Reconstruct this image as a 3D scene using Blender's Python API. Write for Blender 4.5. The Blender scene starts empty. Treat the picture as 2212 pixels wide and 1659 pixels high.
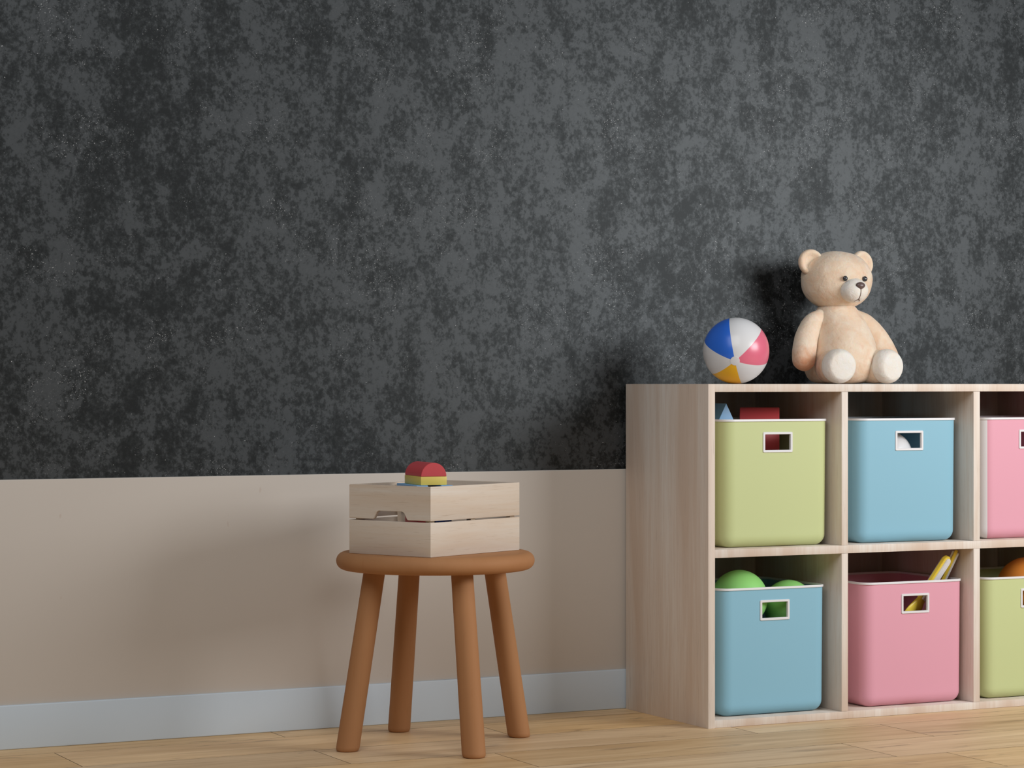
import bpy, bmesh, math, random
from mathutils import Vector, Matrix
random.seed(7)
C = bpy.context.scene.collection
PI = math.pi

# ---------------------------------------------------------------- camera
F_PX = 5296.0
YAW = math.radians(26.346)
H = 0.8
cam = bpy.data.cameras.new('camera'); camo = bpy.data.objects.new('camera', cam); C.objects.link(camo)
cam.sensor_width = 36.0; cam.lens = 36.0*F_PX/2212.0
cam.clip_end = 60; camo.location = (0, 0, H)
camo.rotation_euler = (PI/2, 0, -YAW)
bpy.context.scene.camera = camo
S_, C_ = math.sin(YAW), math.cos(YAW)
def rd(r, d): return (d*S_+r*C_, d*C_-r*S_)       # metres right of / in front of the camera -> world x, y

# ---------------------------------------------------------------- materials
def lin(c):
    return tuple(((v/255)/12.92 if v/255 <= .04045 else ((v/255+.055)/1.055)**2.4) for v in c)
def newmat(name):
    m = bpy.data.materials.new(name); m.use_nodes = True
    nt = m.node_tree
    return m, nt, nt.nodes['Principled BSDF']
def N(nt, typ, **kw):
    n = nt.nodes.new(typ)
    for k, v in kw.items():
        if k in n.inputs: n.inputs[k].default_value = v
        else: setattr(n, k, v)
    return n
def coords(nt, scale=(1,1,1), loc=(0,0,0)):
    t = N(nt, 'ShaderNodeTexCoord'); m = N(nt, 'ShaderNodeMapping')
    m.inputs['Scale'].default_value = scale; m.inputs['Location'].default_value = loc
    nt.links.new(t.outputs['Object'], m.inputs['Vector']); return m.outputs['Vector']
def noise(nt, vec, scale, detail=3, rough=.5, dist=0):
    n = N(nt, 'ShaderNodeTexNoise'); n.inputs['Scale'].default_value = scale
    n.inputs['Detail'].default_value = detail; n.inputs['Roughness'].default_value = rough
    n.inputs['Distortion'].default_value = dist
    nt.links.new(vec, n.inputs['Vector']); return n.outputs['Fac']
def ramp(nt, fac, stops):
    r = N(nt, 'ShaderNodeValToRGB'); e = r.color_ramp.elements
    while len(e) < len(stops): e.new(.5)
    for i, (p, c) in enumerate(stops):
        e[i].position = p; e[i].color = (*c, 1) if hasattr(c, '__len__') else (c, c, c, 1)
    nt.links.new(fac, r.inputs['Fac']); return r.outputs['Color']
def mixc(nt, fac, a, b, mode='MIX'):
    n = N(nt, 'ShaderNodeMix', data_type='RGBA', blend_type=mode)
    for s, v in ((0, fac), (6, a), (7, b)):
        if isinstance(v, bpy.types.NodeSocket): nt.links.new(v, n.inputs[s])
        else: n.inputs[s].default_value = v if s == 0 else (*v, 1)
    return n.outputs[2]
def math_(nt, op, a, b, clamp=False):
    n = N(nt, 'ShaderNodeMath', operation=op, use_clamp=clamp)
    for i, v in enumerate((a, b)):
        if isinstance(v, bpy.types.NodeSocket): nt.links.new(v, n.inputs[i])
        else: n.inputs[i].default_value = v
    return n.outputs[0]
def bump(nt, b, h, strength=.2, dist=.002):
    n = N(nt, 'ShaderNodeBump'); n.inputs['Strength'].default_value = strength; n.inputs['Distance'].default_value = dist
    nt.links.new(h, n.inputs['Height']); nt.links.new(n.outputs[0], b.inputs['Normal'])
def plain(name, col, rough=.5, spec=.5, sss=0, bmp=None):
    m, nt, b = newmat(name)
    b.inputs['Base Color'].default_value = (*col, 1); b.inputs['Roughness'].default_value = rough
    b.inputs['Specular IOR Level'].default_value = spec
    if bmp: bump(nt, b, noise(nt, coords(nt), bmp[0], 4, .6), bmp[1], bmp[2])
    if sss:
        b.inputs['Subsurface Weight'].default_value = sss; b.inputs['Subsurface Radius'].default_value = (1, .35, .15)
        b.inputs['Subsurface Scale'].default_value = .02
    return m
def wood(name, axis, light, dark, streak, rough=.55, k=1.0):
    m, nt, b = newmat(name)
    def sc(long, cross): return tuple(long if i == axis else cross for i in range(3))
    v1 = coords(nt, sc(1.0*k, 14*k)); v2 = coords(nt, sc(5*k, 120*k), (3.1, 1.7, .4)); v3 = coords(nt, sc(14*k, 420*k), (.3, 4.7, 2.4))
    base = mixc(nt, ramp(nt, noise(nt, v1, 1, 4, .55, .6), [(.36, 0), (.66, 1)]), light, dark)
    base = mixc(nt, ramp(nt, noise(nt, v2, 1, 5, .6, .3), [(.42, 0), (.8, .75)]), base, dark)
    fine = ramp(nt, noise(nt, v3, 1, 3, .6), [(.60, 0), (.74, .55)])
    base = mixc(nt, fine, base, streak)
    nt.links.new(base, b.inputs['Base Color']); b.inputs['Roughness'].default_value = rough
    b.inputs['Specular IOR Level'].default_value = .3
    bump(nt, b, noise(nt, v2, 1, 5, .6), .15, .0006)
    return m

M = {}
M['cab'] = wood('pale_wood', 2, (.76,.70,.635), (.64,.515,.42), (.42,.34,.28))
M['crate_x'] = wood('crate_wood_long', 0, (.70,.63,.55), (.65,.52,.40), (.46,.34,.24), k=1.3)
M['crate_y'] = wood('crate_wood_short', 1, (.70,.63,.55), (.65,.52,.40), (.46,.34,.24), k=1.3)
M['crate_z'] = wood('crate_wood_upright', 2, (.82,.71,.57), (.72,.56,.40), (.50,.36,.25), k=1.3)
M['stool'] = wood('varnished_stool_wood', 2, (.43,.212,.092), (.395,.182,.074), (.38,.17,.067), rough=.7, k=.3)
M['white'] = plain('white_plastic', (.74,.74,.76), .4)
M['lime'] = plain('lime_plastic', (.54,.60,.30), .5, .3)
M['blue'] = plain('sky_blue_plastic', (.245,.48,.61), .5, .3)
M['pink'] = plain('pink_plastic', (.72,.345,.435), .5, .3)
M['baseboard'] = plain('grey_white_paint', (.56,.635,.70), .4, .4)
M['red_block'] = plain('red_painted_wood', (.60,.075,.085), .45)
M['yellow_block'] = plain('yellow_painted_wood', (.78,.62,.14), .45)
M['blue_block'] = plain('blue_painted_wood', (.22,.47,.80), .45)
M['navy'] = plain('dark_blue_painted_wood', (.015,.05,.22), .45)
M['green'] = plain('green_rubber', (.30,.70,.20), .5, .3)
M['orange'] = plain('orange_rubber', (.72,.25,.04), .45, .4)
M['yplastic'] = plain('yellow_plastic', (.86,.66,.07), .35)
M['ball_white'] = plain('ball_white_vinyl', (.72,.72,.73), .28, .5)
M['ball_blue'] = plain('ball_blue_vinyl', (.03,.155,.70), .28, .5)
M['ball_pink'] = plain('ball_pink_vinyl', (.74,.155,.24), .28, .55)
M['ball_yellow'] = plain('ball_yellow_vinyl', (.95,.50,.004), .28, .5)
M['eye'] = plain('dark_bead', (.035,.035,.04), .15, .7)
M['nose'] = plain('brown_nose_plastic', (.12,.078,.072), .35)
M['thread'] = plain('grey_brown_thread', (.16,.10,.08), .8)

def bear_fur(name, light, dark, sss=.3, patch=False):
    m, nt, b = newmat(name); v = coords(nt)
    f1 = noise(nt, v, 26, 4, .6, .8); f2 = noise(nt, coords(nt, (1,1,.35)), 150, 3, .6, .4)
    c = mixc(nt, ramp(nt, f1, [(.34, 0), (.7, 1)]), light, dark)
    c = mixc(nt, ramp(nt, f2, [(.5, 0), (.8, .35)]), c, dark)
    if patch:        # rust-coloured tint in noise patches, strongest on the hand tips
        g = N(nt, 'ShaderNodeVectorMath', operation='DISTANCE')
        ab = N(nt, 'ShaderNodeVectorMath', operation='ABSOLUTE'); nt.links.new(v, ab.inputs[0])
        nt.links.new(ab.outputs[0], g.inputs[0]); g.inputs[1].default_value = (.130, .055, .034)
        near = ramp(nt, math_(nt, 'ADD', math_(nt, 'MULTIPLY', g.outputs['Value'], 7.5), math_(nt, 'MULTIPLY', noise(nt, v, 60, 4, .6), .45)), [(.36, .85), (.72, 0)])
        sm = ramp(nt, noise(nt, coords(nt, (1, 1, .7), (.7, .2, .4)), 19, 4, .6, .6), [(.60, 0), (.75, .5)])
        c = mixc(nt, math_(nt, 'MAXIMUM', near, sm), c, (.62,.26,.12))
    nt.links.new(c, b.inputs['Base Color']); b.inputs['Roughness'].default_value = .85
    b.inputs['Specular IOR Level'].default_value = .15
    b.inputs['Sheen Weight'].default_value = .15; b.inputs['Sheen Roughness'].default_value = .5
    b.inputs['Subsurface Weight'].default_value = sss; b.inputs['Subsurface Radius'].default_value = (1, .4, .2)
    b.inputs['Subsurface Scale'].default_value = .015
    h = math_(nt, 'ADD', noise(nt, v, 70, 4, .6, .5), noise(nt, v, 22, 3, .5))
    bump(nt, b, h, .5, .004)
    return m
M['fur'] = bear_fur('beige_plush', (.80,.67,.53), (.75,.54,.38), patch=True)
M['fur_white'] = bear_fur('white_plush', (.80,.77,.72), (.78,.70,.60), .15)

# dark distressed wall: near-black plaster with worn grey patches and tiny chips
def dark_wall():
    m, nt, b = newmat('distressed_black_plaster')
    big = noise(nt, coords(nt, (2.2, 1, 1.1)), 1.6, 4, .55, .3)
    streak = noise(nt, coords(nt, (9, 1, 1.1), (2, 0, 5)), 1.0, 5, .6, .3)
    mid = noise(nt, coords(nt, (1, 1, .75), (7, 0, 1)), 13, 6, .68, .2)
    fine = noise(nt, coords(nt, (1, 1, .9), (1, 0, 3)), 84, 7, .74, .15)
    s = math_(nt, 'ADD', math_(nt, 'MULTIPLY', big, .4), math_(nt, 'MULTIPLY', streak, .4))
    s = math_(nt, 'ADD', s, math_(nt, 'MULTIPLY', mid, 1.15))
    s = math_(nt, 'ADD', s, math_(nt, 'MULTIPLY', fine, 1.35))        # mean ~1.65
    col = ramp(nt, math_(nt, 'SUBTRACT', s, 1.15), [(.26, (.001,.0013,.0014)), (.45, (.003,.0038,.0042)), (.50, (.008,.009,.0098)), (.55, (.021,.023,.025)), (.8, (.028,.0305,.0335))])
    chip_zone = ramp(nt, noise(nt, coords(nt, (1,1,1), (4, 0, 9)), 8, 4, .65), [(.52, 0), (.66, 1)])
    grit = noise(nt, coords(nt, (1, 1, 1), (3, 0, 6)), 330, 3, .6)
    sparse = ramp(nt, noise(nt, coords(nt, (1, 1, 1), (8, 0, 2)), 190, 2, .5), [(.745, 0), (.77, .9)])
    chip = math_(nt, 'MAXIMUM', math_(nt, 'MULTIPLY', ramp(nt, grit, [(.64, 0), (.70, .8)]), chip_zone), sparse)
    col = mixc(nt, chip, col, (.58,.59,.60))
    nt.links.new(col, b.inputs['Base Color'])
    b.inputs['Roughness'].default_value = .55
    nt.links.new(ramp(nt, math_(nt, 'SUBTRACT', s, 1.15), [(.3, .42), (.6, .75)]), b.inputs['Specular IOR Level'])
    b.inputs['Specular Tint'].default_value = (.90, .97, 1, 1)
    bump(nt, b, fine, .12, .001)
    return m
M['dark'] = dark_wall()
def beige():
    m, nt, b = newmat('beige_wall_panel')
    c = mixc(nt, noise(nt, coords(nt, (1, 1, .6)), 2.2, 4, .6), (.54,.485,.43), (.58,.53,.475))
    sp = ramp(nt, noise(nt, coords(nt, (1,1,.5), (2,0,8)), 48, 2, .5), [(.755, 0), (.79, .25)])
    c = mixc(nt, sp, c, (.40,.26,.19))
    nt.links.new(c, b.inputs['Base Color']); b.inputs['Roughness'].default_value = .6
    b.inputs['Specular IOR Level'].default_value = .25
    bump(nt, b, noise(nt, coords(nt), 90, 4, .6), .08, .001)
    return m
M['beige'] = beige()
def floor_mat():
    m, nt, b = newmat('oak_planks')
    at = N(nt, 'ShaderNodeAttribute', attribute_name='plank')
    t = N(nt, 'ShaderNodeTexCoord'); add = N(nt, 'ShaderNodeVectorMath', operation='ADD')
    off = N(nt, 'ShaderNodeVectorMath', operation='SCALE'); off.inputs['Scale'].default_value = 37.0
    nt.links.new(at.outputs['Color'], off.inputs[0]); nt.links.new(t.outputs['Object'], add.inputs[0]); nt.links.new(off.outputs[0], add.inputs[1])
    def mp(s):
        n = N(nt, 'ShaderNodeMapping'); n.inputs['Scale'].default_value = s; nt.links.new(add.outputs[0], n.inputs['Vector']); return n.outputs[0]
    c = mixc(nt, ramp(nt, noise(nt, mp((1.2, 9, 1)), 1.3, 4, .6, .8), [(.33, 0), (.68, 1)]), (.77,.555,.33), (.58,.385,.205))
    c = mixc(nt, ramp(nt, noise(nt, mp((2, 30, 1)), 1.5, 6, .62, .5), [(.47, 0), (.80, .75)]), c, (.44,.27,.135))
    c = mixc(nt, ramp(nt, noise(nt, mp((3.2, 15, 1)), 1.5, 4, .55, .8), [(.62, 0), (.76, .8)]), c, (.17,.105,.065))
    hs = N(nt, 'ShaderNodeHueSaturation'); nt.links.new(c, hs.inputs['Color'])
    sep = N(nt, 'ShaderNodeSeparateColor'); nt.links.new(at.outputs['Color'], sep.inputs[0])
    nt.links.new(math_(nt, 'ADD', math_(nt, 'MULTIPLY', sep.outputs[0], .16), .93), hs.inputs['Value'])
    nt.links.new(math_(nt, 'ADD', math_(nt, 'MULTIPLY', sep.outputs[1], .18), .98), hs.inputs['Saturation'])
    nt.links.new(hs.outputs[0], b.inputs['Base Color'])
    b.inputs['Roughness'].default_value = .5; b.inputs['Specular IOR Level'].default_value = .35
    return m
M['floor'] = floor_mat()
M['gap'] = plain('dark_gap', (.10,.06,.035), .9)

# ---------------------------------------------------------------- mesh helpers
def link(name, bm, mats, parent=None, sharp=35, loc=None, rotz=0):
    me = bpy.data.meshes.new(name)
    bmesh.ops.recalc_face_normals(bm, faces=bm.faces)
    bm.to_mesh(me); bm.free()
    for m in (mats if isinstance(mats, (list, tuple)) else [mats]): me.materials.append(m)
    for p in me.polygons: p.use_smooth = True
    if sharp: me.set_sharp_from_angle(angle=math.radians(sharp))
    o = bpy.data.objects.new(name, me); C.objects.link(o)
    if parent: o.parent = parent
    if loc: o.location = loc
    o.rotation_euler.z = rotz
    return o
def thing(name, label, cat, loc=(0,0,0), rotz=0, group=None):
    o = bpy.data.objects.new(name, None); C.objects.link(o); o.empty_display_size = .05
    o.location = loc; o.rotation_euler.z = rotz
    return tag(o, label, cat, group)
def tag(o, label, cat, group=None):
    o['label'] = label; o['category'] = cat
    if group: o['group'] = group
    return o
def box(bm, x0, x1, y0, y1, z0, z1, bev=.001, seg=2):
    t = bmesh.new()
    bmesh.ops.create_cube(t, size=1)
    for v in t.verts: v.co = Vector(((x0+x1)/2+v.co.x*(x1-x0), (y0+y1)/2+v.co.y*(y1-y0), (z0+z1)/2+v.co.z*(z1-z0)))
    if bev: bmesh.ops.bevel(t, geom=list(t.edges), offset=bev, segments=seg, profile=.5, affect='EDGES')
    me = bpy.data.meshes.new('t'); t.to_mesh(me); t.free(); bm.from_mesh(me); bpy.data.meshes.remove(me)
def boxo(name, dims, mat, parent=None, bev=.001, **k):
    bm = bmesh.new(); box(bm, *dims, bev=bev); return link(name, bm, mat, parent, **k)
def rings(bm, rs, close=True, cap0=True, cap1=True):
    vs = [[bm.verts.new(p) for p in r] for r in rs]
    n = len(rs[0])
    for a, b in zip(vs, vs[1:]):
        for i in range(n): bm.faces.new((a[i], a[(i+1) % n], b[(i+1) % n], b[i]))
    if cap0: bm.faces.new(vs[0][::-1])
    if cap1: bm.faces.new(vs[-1])
    return vs
def ellipsoid(bm, c, r, seg=40, rg=24, mat=None):
    g = bmesh.ops.create_uvsphere(bm, u_segments=seg, v_segments=rg, radius=1)
    for v in g['verts']:
        p = Vector((v.co.x*r[0], v.co.y*r[1], v.co.z*r[2]))
        if mat: p = mat @ p
        v.co = p + Vector(c)
def blob(bm, pts, seg=32, per=10):
    """smooth tapered limb: pts = [(centre, (ru, rv))], round ends; rings are laid square to the path"""
    P = [Vector(p[0]) for p in pts]; R = [p[1] if hasattr(p[1], '__len__') else (p[1], p[1]) for p in pts]
    def cr(a, b, c, d, t): return .5*((2*b)+(c-a)*t+(2*a-5*b+4*c-d)*t*t+(3*b-a-3*c+d)*t**3)
    path, rad = [], []
    n = len(P)
    for i in range(n-1):
        i0, i3 = max(i-1, 0), min(i+2, n-1)
        for k in range(per+(1 if i == n-2 else 0)):
            t = k/per
            path.append(cr(P[i0], P[i], P[i+1], P[i3], t))
            rad.append(tuple(cr(R[i0][j], R[i][j], R[i+1][j], R[i3][j], t) for j in (0, 1)))
    up = Vector((0, 0, 1)); rs = []
    def frame(i):
        d = (path[min(i+1, len(path)-1)]-path[max(i-1, 0)]).normalized()
        u = d.cross(up if abs(d.z) < .95 else Vector((0, 1, 0))).normalized(); return d, u, u.cross(d)
    def ring(c, u, v, a, b): return [c+u*a*math.cos(2*PI*k/seg)+v*b*math.sin(2*PI*k/seg) for k in range(seg)]
    d, u, v = frame(0); m = min(rad[0])
    for k in range(1, 9):
        t = k/9*PI/2; rs.append(ring(path[0]-d*m*math.cos(t), u, v, rad[0][0]*math.sin(t), rad[0][1]*math.sin(t)))
    pu = u
    for i in range(len(path)):
        d, u, v = frame(i)
        u = (pu-d*pu.dot(d)).normalized(); v = u.cross(d); pu = u
        rs.append(ring(path[i], u, v, *rad[i]))
    m = min(rad[-1])
    for k in range(8, 0, -1):
        t = k/9*PI/2; rs.append(ring(path[-1]+d*m*math.cos(t), u, v, rad[-1][0]*math.sin(t), rad[-1][1]*math.sin(t)))
    rings(bm, rs)
def lathe(bm, prof, seg=64, mat=None, cap=True):
    rs = [[Vector((r*math.cos(2*PI*k/seg), r*math.sin(2*PI*k/seg), z)) for k in range(seg)] for r, z in prof]
    if mat: rs = [[mat @ p for p in r] for r in rs]
    rings(bm, rs, cap0=cap, cap1=cap)
def rrect(hx, hy, r, n=8, front=None):
    """rounded rectangle outline, starting at front side (y=-hy) going +x; front: extra x stations"""
    pts = []
    xs = sorted(front) if front else []
    for x in xs: pts.append((x, -hy))
    for cx, cy, a0 in ((hx-r, -hy+r, -90), (hx-r, hy-r, 0), (-hx+r, hy-r, 90), (-hx+r, -hy+r, 180)):
        for k in range(n+1):
            a = math.radians(a0+90*k/n); pts.append((cx+r*math.cos(a), cy+r*math.sin(a)))
    return pts

# ---------------------------------------------------------------- room
YW = 5.305                     # face of the dark wall
def struct(o): o['kind'] = 'structure'; return o
w = boxo('wall_back', (-3.5, 7.5, YW, YW+.12, 0, 3.2), M['dark'], bev=0); struct(w)
bm = bmesh.new(); box(bm, -3.5, 7.5, YW-.006, YW+.001, .05, .5905, bev=.0028, seg=3); struct(link('trim_1', bm, M['beige']))
bm = bmesh.new(); box(bm, -3.5, 7.5, 5.2925, YW, 0, .097, bev=.0025, seg=3); struct(link('baseboard_back', bm, M['baseboard']))
def make_floor():
    bm = bmesh.new(); col = bm.loops.layers.color.new('plank')
    L, W, g = 1.007, .2132, .0007
    joints = {0: 2.004, 1: 1.47, 2: 1.988, 3: 2.324, 4: 3.078, 5: 3.208}
    rnd = random.Random(3)
    for k in range(-1, 28):
        y1 = 5.2045+W*(1-k); y0 = y1-W
        y1 = min(y1, 5.4)
        if y1-y0 < .02: continue
        x0 = joints.get(k, rnd.uniform(0, 1)); x0 -= math.ceil((x0+3.5)/L)*L
        while x0 < 7.5:
            c = (rnd.random(), rnd.random(), rnd.random(), 1)
            n0 = len(bm.faces)
            a = (x0+g, x0+L-g, y0+g, y1-g)
            top = [bm.verts.new(p) for p in ((a[0]+.0002, a[2]+.0002, 0), (a[1]-.0002, a[2]+.0002, 0), (a[1]-.0002, a[3]-.0002, 0), (a[0]+.0002, a[3]-.0002, 0))]
            low = [bm.verts.new(p) for p in ((a[0], a[2], -.0012), (a[1], a[2], -.0012), (a[1], a[3], -.0012), (a[0], a[3], -.0012))]
            bot = [bm.verts.new((v.co.x, v.co.y, -.012)) for v in low]
            fs = [bm.faces.new(top)]
            for p, q in ((top, low), (low, bot)):
                for i in range(4): fs.append(bm.faces.new((p[i], q[i], q[(i+1) % 4], p[(i+1) % 4])))
            for f in fs:
                if f is not fs[0]: f.material_index = 1
                for l in f.loops: l[col] = c
            x0 += L
    nf = len(bm.faces)
    box(bm, -4.6, 8.6, -1, 5.4, -.06, -.011, bev=0)
    bm.faces.ensure_lookup_table()
    for f in bm.faces[nf:]: f.material_index = 1
    return struct(link('floor', bm, [M['floor'], M['gap']], sharp=10))
make_floor()

# ---------------------------------------------------------------- cube shelf cabinet
YF, YB = 4.894, 5.288
X0 = 2.9317
cab = thing('shelf_cabinet', 'pale wood cube shelf cabinet with two rows of open compartments against the wall', 'shelf', (X0, YF, 0))
def cb(name, x0, x1, y0, y1, z0, z1, lab=None):
    o = boxo(name, (x0-X0, x1-X0, y0-YF, y1-YF, z0, z1), M['cab'], cab, bev=.0005)
    return o
XL = [2.9317, 2.9499, 3.3023, 3.3203, 3.6897, 3.7087, 4.0612, 4.0792]
cb('side_panel', XL[0], XL[1], YF, YB, 0, .8)
cb('side_panel', XL[6], XL[7], YF, YB, 0, .8)
cb('top_panel', XL[1]+.0003, XL[6]-.0003, YF+.0008, YB, .7817, .8)
cb('shelf_board', XL[1]+.0003, XL[6]-.0003, YF+.0008, YB-.006, .3955, .4145)
cb('bottom_panel', XL[1]+.0003, XL[6]-.0003, YF+.0008, YB, .0004, .0180)
for a, b in ((2, 3), (4, 5)):
    cb('divider', XL[a], XL[b], YF+.0008, YB-.006, .4148, .7814)
    cb('divider', XL[a], XL[b], YF+.0008, YB-.006, .0183, .3952)
cb('back_panel', XL[1], XL[6], YB-.0055, YB-.0005, .0183, .7814)

# ---------------------------------------------------------------- bins
BW, BD, BH = .300, .292, .302
HZ, HWX, HWZ = .2475, .036, .0190          # handle hole centre height, half sizes
def bin_body():
    bm = bmesh.new()
    hx, hy, r, th, rb = BW/2-.002, BD/2-.002, .030, .0022, .026
    def level(z, inset):
        tp = .0016*(1-z/BH)
        i = inset+tp
        return [Vector((x, y, z)) for x, y in rrect(hx-i, hy-i, max(r-inset, .004), 8, [-(hx-r-.005), -HWX, 0, HWX, hx-r-.005])]
    outer = []
    for k in range(0, 9):
        t = k/8*PI/2; outer.append(level(rb*(1-math.cos(t)) , rb*(1-math.sin(t))))
    for z in (.032, .05, .12, HZ-HWZ-.02, HZ-HWZ, HZ+HWZ, HZ+HWZ+.01, BH-.003): outer.append(level(z, 0))
    inner = []
    for z in (BH-.003, HZ+HWZ+.01, HZ+HWZ, HZ-HWZ, HZ-HWZ-.02, .12, .05, rb): inner.append(level(z, th))
    for k in range(7, -1, -1):
        t = k/8*PI/2; inner.append(level(.003+rb*(1-math.cos(t)), th+(rb)*(1-math.sin(t))))
    rs = outer+inner
    V = [[bm.verts.new(p) for p in q] for q in rs]; n = len(rs[0])
    def zr(q): return q[0].z
    fc = 0; oi, ii = [], []
    for j in range(len(rs)-1):
        za, zb = zr(rs[j]), zr(rs[j+1])
        hole_row = abs(min(za, zb)-(HZ-HWZ)) < 1e-5 and abs(max(za, zb)-(HZ+HWZ)) < 1e-5
        for i in range(n):
            if hole_row and i in (1, 2):
                (oi if j < len(outer) else ii).append(j); continue
            bm.faces.new((V[j][i], V[j][(i+1) % n], V[j+1][(i+1) % n], V[j+1][i]))
    bm.faces.new(V[0][::-1]); bm.faces.new(V[-1])
    jo, ji = oi[0], ii[0]      # outer rows jo (low), jo+1 (high); inner ji (high), ji+1 (low)
    lo, hi, ihi, ilo = V[jo], V[jo+1], V[ji], V[ji+1]
    for i in (1, 2):
        bm.faces.new((lo[i], lo[i+1], ilo[i+1], ilo[i])); bm.faces.new((hi[i], hi[i+1], ihi[i+1], ihi[i]))
    bm.faces.new((lo[1], hi[1], ihi[1], ilo[1])); bm.faces.new((lo[3], hi[3], ihi[3], ilo[3]))
    return bm
def rim_bm():
    bm = bmesh.new()
    prof = [(0, -.0045), (.0, .0), (.0006, .0006), (.0042, .0006), (.0048, 0), (.0048, -.0045)]
    rs = [[Vector((x, y, BH-.0006+dz)) for x, y in rrect(BW/2-i, BD/2-i, .031-i, 8)] for i, dz in prof]
    rs.append(rs[0])
    V = [[bm.verts.new(p) for p in r] for r in rs[:-1]]; V.append(V[0]); n = len(rs[0])
    for a, b in zip(V, V[1:]):
        for i in range(n): bm.faces.new((a[i], a[(i+1) % n], b[(i+1) % n], b[i]))
    return bm
def frame_bm():
    bm = bmesh.new()
    y = -(BD/2-.002)
    def lp(hx, hz, r, yy): return [Vector((x, yy, HZ+z)) for x, z in rrect(hx, hz, r, 4)]
    L = [lp(HWX+.0052, HWZ+.0052, .003, y+.0022), lp(HWX+.0052, HWZ+.0052, .003, y-.0009), lp(HWX+.0045, HWZ+.0045, .0026, y-.0018),
         lp(HWX+.0002, HWZ+.0002, .0008, y-.0018), lp(HWX-.0006, HWZ-.0006, .0006, y-.001), lp(HWX-.0006, HWZ-.0006, .0006, y+.0048), lp(HWX+.0052, HWZ+.0052, .003, y+.0048)]
    V = [[bm.verts.new(p) for p in r] for r in L]; V.append(V[0]); n = len(L[0])
    for a, b in zip(V, V[1:]):
        for i in range(n): bm.faces.new((a[i], a[(i+1) % n], b[(i+1) % n], b[i]))
    return bm
bin_me = link('bin_body', bin_body(), M['lime'], sharp=50).data
bpy.data.objects.remove(bpy.data.objects['bin_body'])
rim_me = link('rim', rim_bm(), M['white'], sharp=50).data; bpy.data.objects.remove(bpy.data.objects['rim'])
frm_me = link('handle_frame', frame_bm(), M['white'], sharp=40).data; bpy.data.objects.remove(bpy.data.objects['handle_frame'])
def make_bin(xr, z, col, label, yf=4.920, side=None):
    t = thing('storage_bin', label, 'storage bin', (xr-BW/2, yf+BD/2, z), group='plastic storage bins in the shelf cabinet')
    me = bin_me.copy(); me.materials.clear(); me.materials.append(col)
    if side:
        me.materials.append(side)
        for p in me.polygons:
            if p.center.x < 0 and p.normal.x < -.62*math.hypot(p.normal.x, p.normal.y) and abs(p.normal.z) < .98: p.material_index = 1
    for nm, m in (('bin_body', me), ('rim', rim_me), ('handle_frame', frm_me)):
        o = bpy.data.objects.new(nm, m); C.objects.link(o); o.parent = t
        wn = o.modifiers.new('wn', 'WEIGHTED_NORMAL'); wn.keep_sharp = True
        if nm == 'handle_frame': o['label'] = 'white handle frame'
        if nm == 'rim': o['label'] = 'white rim'
    return t
ZU, ZL = .4148, .0183
make_bin(3.2895, ZU, M['lime'], 'lime bin with blue and red blocks, upper left compartment of the cabinet')
make_bin(3.6686, ZU, M['blue'], 'light blue bin in the upper middle compartment, a white ball inside', 4.922)
make_bin(4.0420, ZU, M['pink'], 'pink bin with a pale side in the upper right compartment', 4.922, side=M['white'])
make_bin(3.2813, ZL, M['blue'], 'light blue bin holding two green balls, lower left compartment')
make_bin(3.6815, ZL, M['pink'], 'pink bin with yellow and white spades, lower middle compartment', 4.915)
make_bin(4.0420, ZL, M['lime'], 'lime bin with an orange ball, lower right compartment', 4.915)

# ---------------------------------------------------------------- balls in the bins
def ball(name, c, r, mat, label, cat='ball', group=None):
    bm = bmesh.new(); ellipsoid(bm, (0,0,0), (r,r,r), 64, 40)
    o = link(name, bm, mat, sharp=None); o.location = c; return tag(o, label, cat, group)
def at(px, py, Y):      # point of the photograph on the plane y = Y
    t = (px-1106)/F_PX; d = Y/(C_-t*S_)
    return Vector((d*S_+t*d*C_, Y, H-(py-829.5)/F_PX*d))
pA = at(1597.5, 1292, 4.995)
ball('rubber_ball', pA, .0672, M['green'], 'green ball in the blue bin, higher left one, poking above the rim', group='green balls in the lower blue bin')
pB = at(1704, 1308, 4.990)
ball('rubber_ball', pB, .0618, M['green'], 'green ball in the blue bin, lower right one, filling the handle hole', group='green balls in the lower blue bin')
ball('rubber_ball', at(2219, 1269, 5.0), .0770, M['orange'], 'orange ball sticking out of the lime bin at the right edge')
ball('rubber_ball', at(1917, 985, 4.99), .0615, M['ball_white'], 'white ball seen through the handle hole of the upper blue bin')

# ---------------------------------------------------------------- blocks in the lime bin
def prism(name, poly, y0, y1, mat, label, loc, rotz, cat='toy block', parent=None, group=None, bev=.0012):
    """outline in x,z pushed along y"""
    bm = bmesh.new()
    a = [bm.verts.new((x, y0, z)) for x, z in poly]; b = [bm.verts.new((x, y1, z)) for x, z in poly]
    n = len(poly); bm.faces.new(a); bm.faces.new(b[::-1])
    for i in range(n): bm.faces.new((a[i], b[i], b[(i+1) % n], a[(i+1) % n]))
    bmesh.ops.recalc_face_normals(bm, faces=bm.faces)
    if bev: bmesh.ops.bevel(bm, geom=[e for e in bm.edges if e.calc_face_angle(0) > .6], offset=bev, segments=2, profile=.5, affect='EDGES')
    o = link(name, bm, mat, parent, sharp=30); o.location = loc; o.rotation_euler.z = rotz
    return tag(o, label, cat, group) if label else o
zb = ZU+.0045
pt = at(1569, 871, 5.02)
prism('triangle_block', [(-.0345, -.068), (.0345, -.068), (0, 0)], -.0, .09, M['blue_block'], 'blue triangular prism block in the lime bin, left of the red block', pt, math.radians(-3))
pt2 = at(1570, 950, 5.02)
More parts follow.
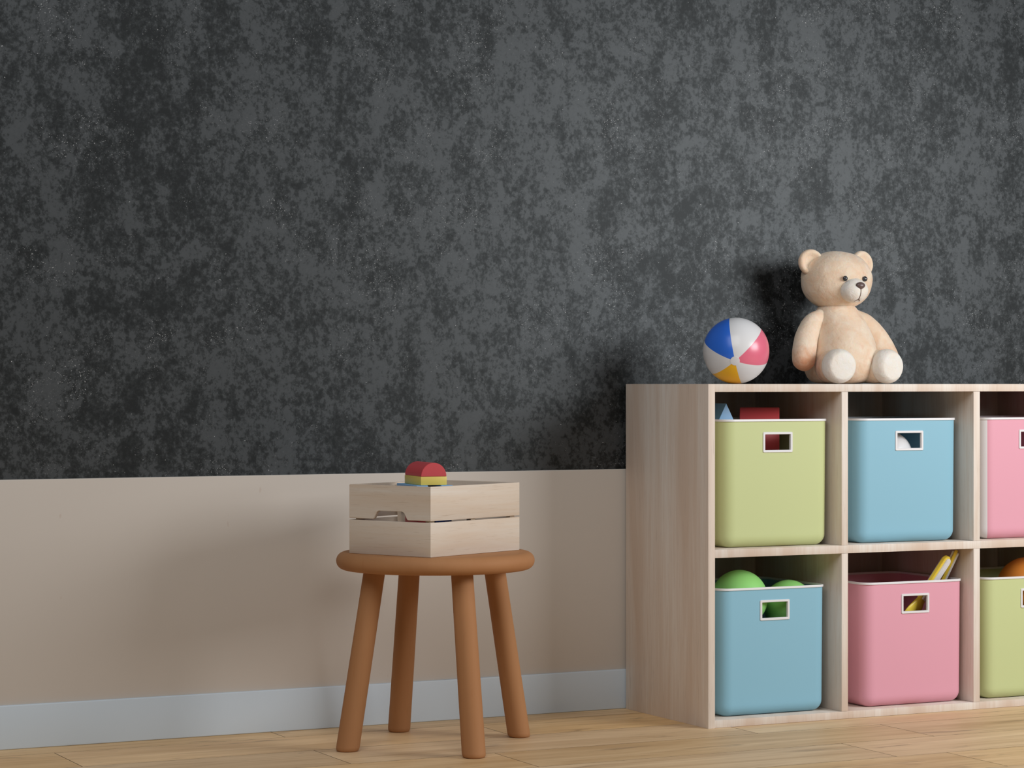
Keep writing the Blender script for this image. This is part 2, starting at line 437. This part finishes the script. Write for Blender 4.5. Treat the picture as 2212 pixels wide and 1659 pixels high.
prism('cube_block', [(-.03, 0), (.035, 0), (.035, pt.z-.0685-zb-.001), (-.03, pt.z-.0685-zb-.001)], .0, .085, M['yellow_block'], 'tall block under the blue prism in the lime bin', (pt.x, pt.y, zb), math.radians(-3))
# red half-round block lying on a tall red block
pl, pr = at(1598, 880, 5.075), at(1680, 880, 5.075)
cxr = (pl.x+pr.x)/2; hw = .0475
bm = bmesh.new()
arc = [(.05*math.cos(t*PI/20), .05*math.sin(t*PI/20)) for t in range(21)]
va = [bm.verts.new((-hw, y, z)) for y, z in arc]; vb = [bm.verts.new((hw, y, z)) for y, z in arc]
bm.faces.new(va); bm.faces.new(vb[::-1])
for i in range(21): bm.faces.new((va[i], vb[i], vb[(i+1) % 21], va[(i+1) % 21]))
bmesh.ops.recalc_face_normals(bm, faces=bm.faces)
bmesh.ops.bevel(bm, geom=[e for e in bm.edges if e.calc_face_angle(0) > .6], offset=.001, segments=2, affect='EDGES')
o = link('half_round_block', bm, M['red_block'], sharp=30); o.location = (cxr-.007, 5.06, pl.z-.05); o.rotation_euler.z = math.radians(-33); tag(o, 'red half-round block lying across the top of the lime bin', 'toy block')
xe = at(1684, 957, 5.02).x
o = boxo('tall_block', (xe-.055, xe, 5.02, 5.12, zb, pl.z-.051), M['red_block'], bev=.0012); tag(o, 'red upright block filling the left half of the lime bin handle hole', 'toy block')

# ---------------------------------------------------------------- spades in the pink bin
def spade(label, tip_px, base_px, Y, w, tw, twist, Yb):
    tip = at(*tip_px, Y); base = at(*base_px, Yb)
    L = (tip-base).length
    t = thing('toy_spade', label, 'toy spade', base, group='yellow and white spades in the pink bin')
    zax = (tip-base).normalized()
    xax = Vector((math.cos(twist), math.sin(twist), 0)); xax = (xax-zax*xax.dot(zax)).normalized(); yax = zax.cross(xax)
    R = Matrix((xax, yax, zax)).transposed()
    t.rotation_euler = R.to_euler()
    def slab(name, hw, y0, y1, z0, z1, mat, lab=None):
        bm = bmesh.new()
        n = 14; poly = [(hw, z0)]+[(hw*math.cos(PI*k/n), z1-hw+hw*math.sin(PI*k/n)) for k in range(n+1)]+[(-hw, z0)]
        a = [bm.verts.new((x, y0, z)) for x, z in poly]; b = [bm.verts.new((x, y1, z)) for x, z in poly]
        m = len(poly); bm.faces.new(a); bm.faces.new(b[::-1])
        for i in range(m): bm.faces.new((a[i], b[i], b[(i+1) % m], a[(i+1) % m]))
        bmesh.ops.recalc_face_normals(bm, faces=bm.faces)
        bmesh.ops.bevel(bm, geom=[e for e in bm.edges if e.calc_face_angle(0) > .8], offset=.0013, segments=2, affect='EDGES')
        o = link(name, bm, mat, t, sharp=35)
        if lab: o['label'] = lab
    slab('grip', w, -tw, tw, .02, L, M['yplastic'], 'yellow grip')
    slab('grip_inlay', w*.62, -tw-.005, -tw+.001, .035, L-.005, M['white'], 'white inlay strip')
    slab('grip_inlay', w*.62, tw-.001, tw+.005, .035, L-.005, M['white'], 'white inlay strip')
    bm = bmesh.new()
    blob(bm, [((0, 0, -.085), (.020, .006)), ((0, 0, -.05), (.032, .007)), ((0, 0, -.01), (.034, .008)), ((0, 0, .018), (.024, .008)), ((0, 0, .042), (.011, .006))], 24, 6)
    link('blade', bm, M['yplastic'], t, sharp=40)
spade('yellow and white toy spade leaning in the pink bin, shorter and nearer', (2049, 1202), (1974, 1320), 4.938, .0145, .0050, math.radians(18), 4.962)
spade('yellow and white toy spade leaning in the pink bin, taller and farther', (2067, 1188), (2003, 1322), 4.947, .0110, .0040, math.radians(52), 5.005)

# ---------------------------------------------------------------- beach ball
def beach_ball(px, py, rpx, Y):
    c = at(px, py, Y); d = c.x*S_+c.y*C_
    r = rpx*d/F_PX; c.z = .8+r+.0004
    bm = bmesh.new(); nseg, nr = 96, 48
    # pole axis turned towards the viewer, a little down
    view = Vector((-c.x, -c.y, 0)).normalized(); right = Vector((-view.y, view.x, 0))
    pole = (view*math.cos(math.radians(18.6))-Vector((0, 0, 1))*math.sin(math.radians(18.6))-right*.03).normalized()
    ex = right; ey = pole.cross(ex).normalized(); ex = ey.cross(pole).normalized()
    R = Matrix((ex, ey, pole)).transposed()
    a0 = math.radians(BALL_ROT)
    vs = []
    for j in range(1, nr):
        th = PI*j/nr
        vs.append([bm.verts.new(R @ (Vector((math.sin(th)*math.cos(a0+2*PI*k/nseg), math.sin(th)*math.sin(a0+2*PI*k/nseg), math.cos(th)))*r)) for k in range(nseg)])
    p0 = bm.verts.new(R @ Vector((0, 0, r))); p1 = bm.verts.new(R @ Vector((0, 0, -r)))
    seq = [0, 1, 0, 2, 0, 3]
    for k in range(nseg):
        mi = seq[k//16]; k1 = (k+1) % nseg
        f = [bm.faces.new((p0, vs[0][k], vs[0][k1])), bm.faces.new((p1, vs[-1][k1], vs[-1][k]))]
        for j in range(nr-2): f.append(bm.faces.new((vs[j][k], vs[j+1][k], vs[j+1][k1], vs[j][k1])))
        for q in f: q.material_index = mi
    t = thing('beach_ball', 'inflatable beach ball with blue, pink, yellow and white panels on the cabinet', 'ball', (c.x, c.y, .8))
    o = link('ball_panels', bm, [M['ball_white'], M['ball_blue'], M['ball_yellow'], M['ball_pink']], t, sharp=None); o.location = (0, 0, c.z-.8)
    for s, nm in ((1, 'end_cap'), (-1, 'end_cap')):
        bm = bmesh.new(); prof = [(r*math.sin(a)*1.0, r*math.cos(a)+.0007) for a in [math.radians(x) for x in (1, 3, 5, 7, 8)]]
        prof.append((prof[-1][0]+.0003, prof[-1][1]-.0015))
        lathe(bm, [(q[0], s*q[1]) for q in prof], 40, R)
        o = link(nm, bm, M['ball_white'], t, sharp=40); o.location = (0, 0, c.z-.8); o['label'] = 'white round end cap'
BALL_ROT = 41.5
beach_ball(1590, 757.3, 71.5, 5.03)

# ---------------------------------------------------------------- teddy bear
def bear():
    p = at(1807, 829.5, 5.165)
    t = thing('teddy_bear', 'cream plush teddy bear sitting on the cabinet beside the beach ball', 'teddy bear', (p.x, p.y, .8002))
    s = 1.028
    def fin(name, bm, mat, lab=None, sub=0, par=t, lump=0):
        bmesh.ops.scale(bm, vec=(s, s, s), verts=bm.verts)
        if lump:
            from mathutils import noise as mn
            bm.normal_update()
            for v in bm.verts:
                n = mn.noise(v.co*28)*.6+mn.noise(v.co*70)*.4
                v.co += v.normal*n*lump
            zmin = min(v.co.z for v in bm.verts)
            if zmin < 0:
                for v in bm.verts: v.co.z = max(v.co.z, 0)
        o = link(name, bm, mat, par, sharp=None)
        if lab: o['label'] = lab
        return o
    # torso: pear
    prof = [(.000, .030, .034, -.010), (.0015, .052, .058, -.010), (.006, .066, .073, -.011), (.015, .077, .085, -.013), (.030, .0845, .092, -.016), (.050, .087, .094, -.020),
            (.070, .085, .091, -.023), (.090, .0820, .086, -.024), (.110, .0775, .080, -.022), (.130, .0715, .072, -.018), (.148, .0655, .063, -.013), (.163, .0600, .056, -.008),
            (.175, .0550, .051, -.004), (.185, .0500, .047, -.001), (.195, .040, .038, 0), (.20, .02, .02, 0)]
    def interp(zq):
        n = len(prof)
        for i in range(n-1):
            if prof[i][0] <= zq <= prof[i+1][0]: break
        t_ = (zq-prof[i][0])/(prof[i+1][0]-prof[i][0])
        out = []
        for j in (1, 2, 3):
            a, b, c, d = prof[max(i-1, 0)][j], prof[i][j], prof[i+1][j], prof[min(i+2, n-1)][j]
            out.append(b+(c-b)*t_)
        return out
    zs = [0, .0015, .0035, .006, .010, .015, .022]+[.03+.005*k for k in range(35)]
    rs = []
    for z in zs:
        rx, ry, cy = interp(min(z, .1999))
        rs.append([Vector((rx*math.cos(2*PI*k/56), cy+ry*math.sin(2*PI*k/56), z)) for k in range(56)])
    bm = bmesh.new(); rings(bm, rs); bmesh.ops.smooth_vert(bm, verts=bm.verts, factor=.5, use_axis_x=True, use_axis_y=True, use_axis_z=True)
    fin('torso', bm, M['fur'], lump=.0016)
    # head
    bm = bmesh.new(); ellipsoid(bm, (0, 0, 0), (.0905, .078, .0700), 56, 40)
    for v in bm.verts:
        z = max(-.9999, min(.9999, v.co.z/.07)); n_ = 2.15 if z > 0 else 2.2
        k = (1-abs(z)**n_)**(1/n_)/math.sqrt(1-z*z)
        k = min(k, 6); v.co.x *= k; v.co.y *= k
        if z < 0: v.co.z *= 1.05
        # cheeks and muzzle root
        if v.co.y < 0: v.co.y -= .004*math.exp(-((v.co.x/.045)**2+((v.co.z+.02)/.04)**2))
    bmesh.ops.translate(bm, verts=bm.verts, vec=(0, 0, .2545))
    head = fin('head', bm, M['fur'], lump=.0018)
    hz = .2545
    # ears
    for sx in (-1, 1):
        bm = bmesh.new()
        pr = [(.001, -.012), (.012, -.0115), (.021, -.008), (.0268, -.002), (.0285, .004), (.0272, .0095), (.0235, .0125), (.0195, .0115), (.0155, .0075), (.010, .0045), (.001, .0035)]
        R = Matrix.Rotation(math.radians(90), 3, 'X')             # lathe axis -> -y (front)
        R = Matrix.Rotation(math.radians(sx*10), 3, 'Z') @ Matrix.Rotation(math.radians(-6), 3, 'X') @ R
        lathe(bm, pr, 40, R)
        for v in bm.verts: v.co *= 1.14; v.co += Vector((sx*.0740, .004, hz+.0405))
        fin('ear', bm, M['fur'], par=t, lump=.0008)
    # muzzle, nose, mouth, eyes
    bm = bmesh.new(); ellipsoid(bm, (0, -.0755, hz-.0285), (.0355, .031, .0295), 40, 28)
    for v in bm.verts:
        dx = v.co.x
        if v.co.y < -.09: v.co.y += .0022*math.exp(-(dx/.004)**2)*(1 if v.co.z < hz-.02 else 0)
    mz = fin('muzzle', bm, M['fur_white'], 'white muzzle', lump=.0008)
    bm = bmesh.new(); ellipsoid(bm, (0, -.1025, hz-.0178), (.0128, .0080, .0088), 28, 18)
    for v in bm.verts:
        if v.co.z < hz-.0178: v.co.x *= 1-.35*((hz-.0178-v.co.z)/.0088)**1.2
    fin('nose', bm, M['nose'], 'dark brown nose')
    bm = bmesh.new()
    pts = []
    for k in range(9):
        zz = -.0265-.0255*k/8; f = 1-((zz+.0285)/.0295)**2
        pts.append(((0, -.0755-.0310*math.sqrt(max(f, .02))+.0012, hz+zz), .0008))
    blob(bm, pts, 8, 2)
    for sx in (-1, 1):
        q = []
        for k in range(5):
            zz = -.050-.0045*k/4; xx = sx*.0075*k/4
            f = 1-((zz+.0285)/.0295)**2-(xx/.0355)**2
            q.append(((xx, -.0755-.031*math.sqrt(max(f, .02))+.0004, hz+zz), .0007))
        blob(bm, q, 8, 2)
    fin('mouth_stitch', bm, M['thread'], 'dark mouth stitch')
    for sx in (-1, 1):
        bm = bmesh.new(); ellipsoid(bm, (sx*.0285, -.0800, hz+.0000), (.0064, .0052, .0064), 24, 16)
        fin('eye', bm, M['eye'], 'dark bead eye')
    # arms
    for sx in (-1, 1):
        bm = bmesh.new()
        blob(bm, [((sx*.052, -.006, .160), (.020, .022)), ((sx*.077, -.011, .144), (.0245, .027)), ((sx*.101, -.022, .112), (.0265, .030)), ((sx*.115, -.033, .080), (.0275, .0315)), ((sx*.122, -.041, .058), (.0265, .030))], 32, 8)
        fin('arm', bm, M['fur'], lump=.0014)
    # legs
    for sx in (-1, 1):
        bm = bmesh.new()
        blob(bm, [((sx*.045, -.035, .041), .037), ((sx*.056, -.065, .0415), .0405), ((sx*.0645, -.0900, .042), .0412)], 36, 8)
        fin('leg', bm, M['fur'], lump=.001)
        bm = bmesh.new()
        prf = [(.036, .0085), (.0408, .0105), (.0418, .015), (.0419, .020), (.0412, .0262), (.0392, .0325), (.0365, .0373), (.0340, .0403), (.0318, .0421), (.0300, .0429), (.027, .0436), (.020, .0445), (.010, .0452), (.001, .0454)]
        R = Matrix.Rotation(math.radians(90), 3, 'X')
        R = Matrix.Rotation(math.radians(sx*9), 3, 'Z') @ R
        lathe(bm, prf, 48, R)
        for v in bm.verts: v.co += Vector((sx*.0665, -.0935, .0425))
        fin('foot', bm, M['fur_white'], 'white foot', lump=.0007)
    return t
bear()

# ---------------------------------------------------------------- stool
SC = rd(-.170, 5.449)
st = thing('stool', 'round reddish brown wooden stool with four splayed legs carrying the crate', 'stool', (SC[0], SC[1], 0))
bm = bmesh.new()
zt, zb_, R0 = .428, .3895, .2205
hh = (zt-zb_)/2; prof = [(.02, zb_), (.12, zb_)]
for k in range(0, 17):
    a = -PI/2+PI*k/16; prof.append((R0-hh+hh*math.cos(a), (zt+zb_)/2+hh*math.sin(a)))
prof += [(.12, zt), (.02, zt)]
lathe(bm, prof, 128); link('seat', bm, M['stool'], st, sharp=None)
legs_rd = [(-.3543, 5.346), (-.260, 5.645), (-.0793, 5.247), (.0126, 5.557)]
for r, d in legs_rd:
    b = Vector(rd(r, d))-Vector(SC); b = b.normalized()*.2165
    top = b*(.150/.2165); rb_, rt = .0258, .0240
    bot = Vector((b.x, b.y, 0)); tp = Vector((top.x, top.y, zb_+.004))
    bm = bmesh.new()
    ax = (tp-bot); seg = 40; rs = []
    for z, k in [(0, .80), (.0012, .90), (.004, .97), (.009, 1.0)]+[(.39*q/10+.01, 1) for q in range(11)]:
        z = min(z, zb_+.004); f = z/(zb_+.004); c = bot.lerp(tp, f); rr = (rb_+(rt-rb_)*f)*k
        rs.append([Vector((c.x+rr*math.cos(2*PI*i/seg), c.y+rr*math.sin(2*PI*i/seg), z)) for i in range(seg)])
    rings(bm, rs); link('leg', bm, M['stool'], st, sharp=60)

# ---------------------------------------------------------------- crate
P0 = Vector(rd(-.1749, 5.247)); PL = Vector(rd(-.1749-.1832, 5.247+.1427)); PR = Vector(rd(-.1749+.192, 5.247+.2468))
ang = math.atan2(PR.y-P0.y, PR.x-P0.x)
LX, LY, CH = (PR-P0).length, (PL-P0).length, .1515
cr = thing('wooden_crate', 'light wooden slatted crate with handle cutouts standing on the stool', 'crate', (P0.x, P0.y, zt+.0003), ang)
th, gap = .008, .0035
zm = CH/2+.001
def prism_z(name, plan, z0, z1, mat):
    bm = bmesh.new(); a = [bm.verts.new((x, y, z0)) for x, y in plan]; b = [bm.verts.new((x, y, z1)) for x, y in plan]; n = len(plan)
    bm.faces.new(a[::-1]); bm.faces.new(b)
    for i in range(n): bm.faces.new((a[i], a[(i+1) % n], b[(i+1) % n], b[i]))
    bmesh.ops.recalc_face_normals(bm, faces=bm.faces)
    bmesh.ops.bevel(bm, geom=list(bm.edges), offset=.0009, segments=2, profile=.5, affect='EDGES')
    return link(name, bm, mat, cr, sharp=30)
e_ = .0002          # the corners are mitred
zlo, zhi = (0, zm-gap/2-.001), (zm+gap/2-.001, CH)
for z0, z1 in (zlo, zhi):
    prism_z('side_slat', [(e_, 0), (LX-e_, 0), (LX-th-e_, th), (th+e_, th)], z0, z1, M['crate_x'])
    prism_z('side_slat', [(e_, LY), (LX-e_, LY), (LX-th-e_, LY-th), (th+e_, LY-th)], z0, z1, M['crate_x'])
prism_z('end_board', [(0, e_), (0, LY-e_), (th, LY-th-e_), (th, th+e_)], *zlo, M['crate_y'])
prism_z('end_board', [(LX, e_), (LX, LY-e_), (LX-th, LY-th-e_), (LX-th, th+e_)], *zlo, M['crate_y'])
def cut_end(xo, xi):
    z0, z1 = zhi
    m = LY*.485; hw1, hw0, hh_ = .036, .049, .0180
    def poly(ya, yb): return [(ya, z0), (m-hw0, z0), (m-hw0+.003, z0+.003), (m-hw1-.003, z0+hh_-.003), (m-hw1+.003, z0+hh_), (m+hw1-.003, z0+hh_), (m+hw1+.003, z0+hh_-.003), (m+hw0-.003, z0+.003), (m+hw0, z0), (yb, z0), (yb, z1), (ya, z1)]
    bm = bmesh.new()
    a = [bm.verts.new((xo, y, z)) for y, z in poly(e_, LY-e_)]; b = [bm.verts.new((xi, y, z)) for y, z in poly(th+e_, LY-th-e_)]
    n = len(a); bm.faces.new(a); bm.faces.new(b[::-1])
    for i in range(n): bm.faces.new((a[i], b[i], b[(i+1) % n], a[(i+1) % n]))
    bmesh.ops.recalc_face_normals(bm, faces=bm.faces)
    bmesh.ops.bevel(bm, geom=[e for e in bm.edges if e.calc_face_angle(0) > .7], offset=.0009, segments=2, affect='EDGES')
    link('end_board', bm, M['crate_y'], cr, sharp=30)
cut_end(0, th); cut_end(LX, LX-th)
ps = .016
for y0 in (th+.0004, LY-th-ps-.0004):
    for x0 in (th+.0004, LX/2-ps/2, LX-th-ps-.0004):
        boxo('post', (x0, x0+ps, y0, y0+ps*.75, .0072, CH-.004), M['crate_z'], cr, bev=.0008)
boxo('bottom_board', (th+.0003, LX-th-.0003, th+.0003, LY-th-.0003, .0005, .0068), M['crate_x'], cr, bev=.0006)

# toys in the crate
def crate_pt(x, y, z=0):
    c, s = math.cos(ang), math.sin(ang); return Vector((P0.x+c*x-s*y, P0.y+s*x+c*y, zt+z))
cam_ang = -YAW                         # the stack faces 20 degrees off the viewer
fl = crate_pt(.03, .05, .0075)
rot = cam_ang+math.radians(20)
# stack's front-right face: left vertical edge at pixel 909, width ~.058
d0 = 5.345
def pxd(px, py, d): r = (px-1106)/F_PX*d; x, y = rd(r, d); return Vector((x, y, H-(py-829.5)/F_PX*d))
e0 = pxd(909.3, 1047, d0)
wf, lf = .0595, .118
zy0, zy1 = .5790, .5980
def stacked(name, bmf, mat, label, x0=0, y0=0, z=0, group=None):
    o = link(name, bmf, mat, sharp=30); c, s = math.cos(rot), math.sin(rot)
    o.location = (e0.x+c*x0-s*y0, e0.y+s*x0+c*y0, z); o.rotation_euler.z = rot
    return tag(o, label, 'toy block', group)
bm = bmesh.new(); box(bm, 0, wf, 0, lf, 0, zy1-zy0-.0003, bev=.0008); stacked('rectangular_block', bm, M['yellow_block'], 'yellow rectangular block under the red half-round block above the crate', z=zy0)
bm = bmesh.new(); R_ = wf/2-.0006
poly = [(wf/2+R_*math.cos(PI*k/24), .0298*math.sin(PI*k/24)) for k in range(25)]
a = [bm.verts.new((x, .0005, z)) for x, z in poly]; b = [bm.verts.new((x, lf-.0005, z)) for x, z in poly]
bm.faces.new(a); bm.faces.new(b[::-1])
for i in range(25): bm.faces.new((a[i], b[i], b[(i+1) % 25], a[(i+1) % 25]))
bmesh.ops.recalc_face_normals(bm, faces=bm.faces)
bmesh.ops.bevel(bm, geom=[e for e in bm.edges if e.calc_face_angle(0) > .8], offset=.0006, segments=2, affect='EDGES')
stacked('half_round_block', bm, M['red_block'], 'red half-round block topping the stack in the crate', z=zy1)
# blue bridge block with a round notch, open side up
bm = bmesh.new()
wx0, wx1 = -.0115, .0715; cxn = (wx0+wx1)/2-.0005; rn = .0155; hb = .042
poly = [(wx0, 0), (wx1, 0), (wx1, hb), (cxn+rn, hb)]+[(cxn+rn*math.cos(-PI*k/16), hb+rn*math.sin(-PI*k/16)) for k in range(1, 16)]+[(cxn-rn, hb), (wx0, hb)]
a = [bm.verts.new((x, -.006, z)) for x, z in poly]; b = [bm.verts.new((x, lf+.022, z)) for x, z in poly]; n = len(poly)
bm.faces.new(a); bm.faces.new(b[::-1])
for i in range(n): bm.faces.new((a[i], b[i], b[(i+1) % n], a[(i+1) % n]))
bmesh.ops.recalc_face_normals(bm, faces=bm.faces)
bmesh.ops.bevel(bm, geom=[e for e in bm.edges if e.calc_face_angle(0) > 1.0], offset=.0006, segments=1, affect='EDGES')
stacked('bridge_block', bm, M['blue_block'], 'blue bridge block under the yellow block, at the crate rim', z=zy0-hb-.0004)
zbase = zt+.0072
bm = bmesh.new(); box(bm, -.008, .03, -.003, .09, 0, zy0-hb-.001-zbase, bev=.001); stacked('tall_block', bm, M['red_block'], 'red block low in the crate, seen through the left hand hole', z=zbase)
bm = bmesh.new(); box(bm, .033, .07, -.003, .09, 0, zy0-hb-.001-zbase, bev=.001); stacked('tall_block', bm, M['navy'], 'dark blue block low in the crate, seen through the slat gap', z=zbase)
def in_crate(name, x0, x1, y0, y1, z1, mat, label):
    o = boxo(name, (0, x1-x0, 0, y1-y0, 0, z1), mat, bev=.001); o.location = crate_pt(x0, y0, .0072); o.rotation_euler.z = ang
    return tag(o, label, 'toy block')

# ---------------------------------------------------------------- light
def area(name, loc, target, sx, sy, power, col=(1,1,1)):
    l = bpy.data.lights.new(name, 'AREA'); l.shape = 'RECTANGLE'; l.size = sx; l.size_y = sy; l.energy = power; l.color = col
    o = bpy.data.objects.new(name, l); C.objects.link(o); o.location = loc
    o.rotation_euler = (Vector(target)-Vector(loc)).to_track_quat('-Z', 'Y').to_euler(); return o
area('window_light', (4.55, 2.95, 1.42), (2.9, 5.1, .6), 1.25, .85, 52, (.985, .992, 1))
area('fill_light', (.9, 2.6, 3.0), (2.2, 5.2, .4), 2.6, 2.6, 63, (.985, .99, 1))  # added soft fill from the upper left, not a lamp of the room
wd = bpy.data.worlds.new('world'); bpy.context.scene.world = wd; wd.use_nodes = True
bg = wd.node_tree.nodes['Background']; bg.inputs[0].default_value = (.93, .97, 1, 1); bg.inputs[1].default_value = .07
vs_ = bpy.context.scene.view_settings
vs_.view_transform = 'Standard'; vs_.look = 'None'; vs_.gamma = 1; vs_.exposure = 0; vs_.use_curve_mapping = False
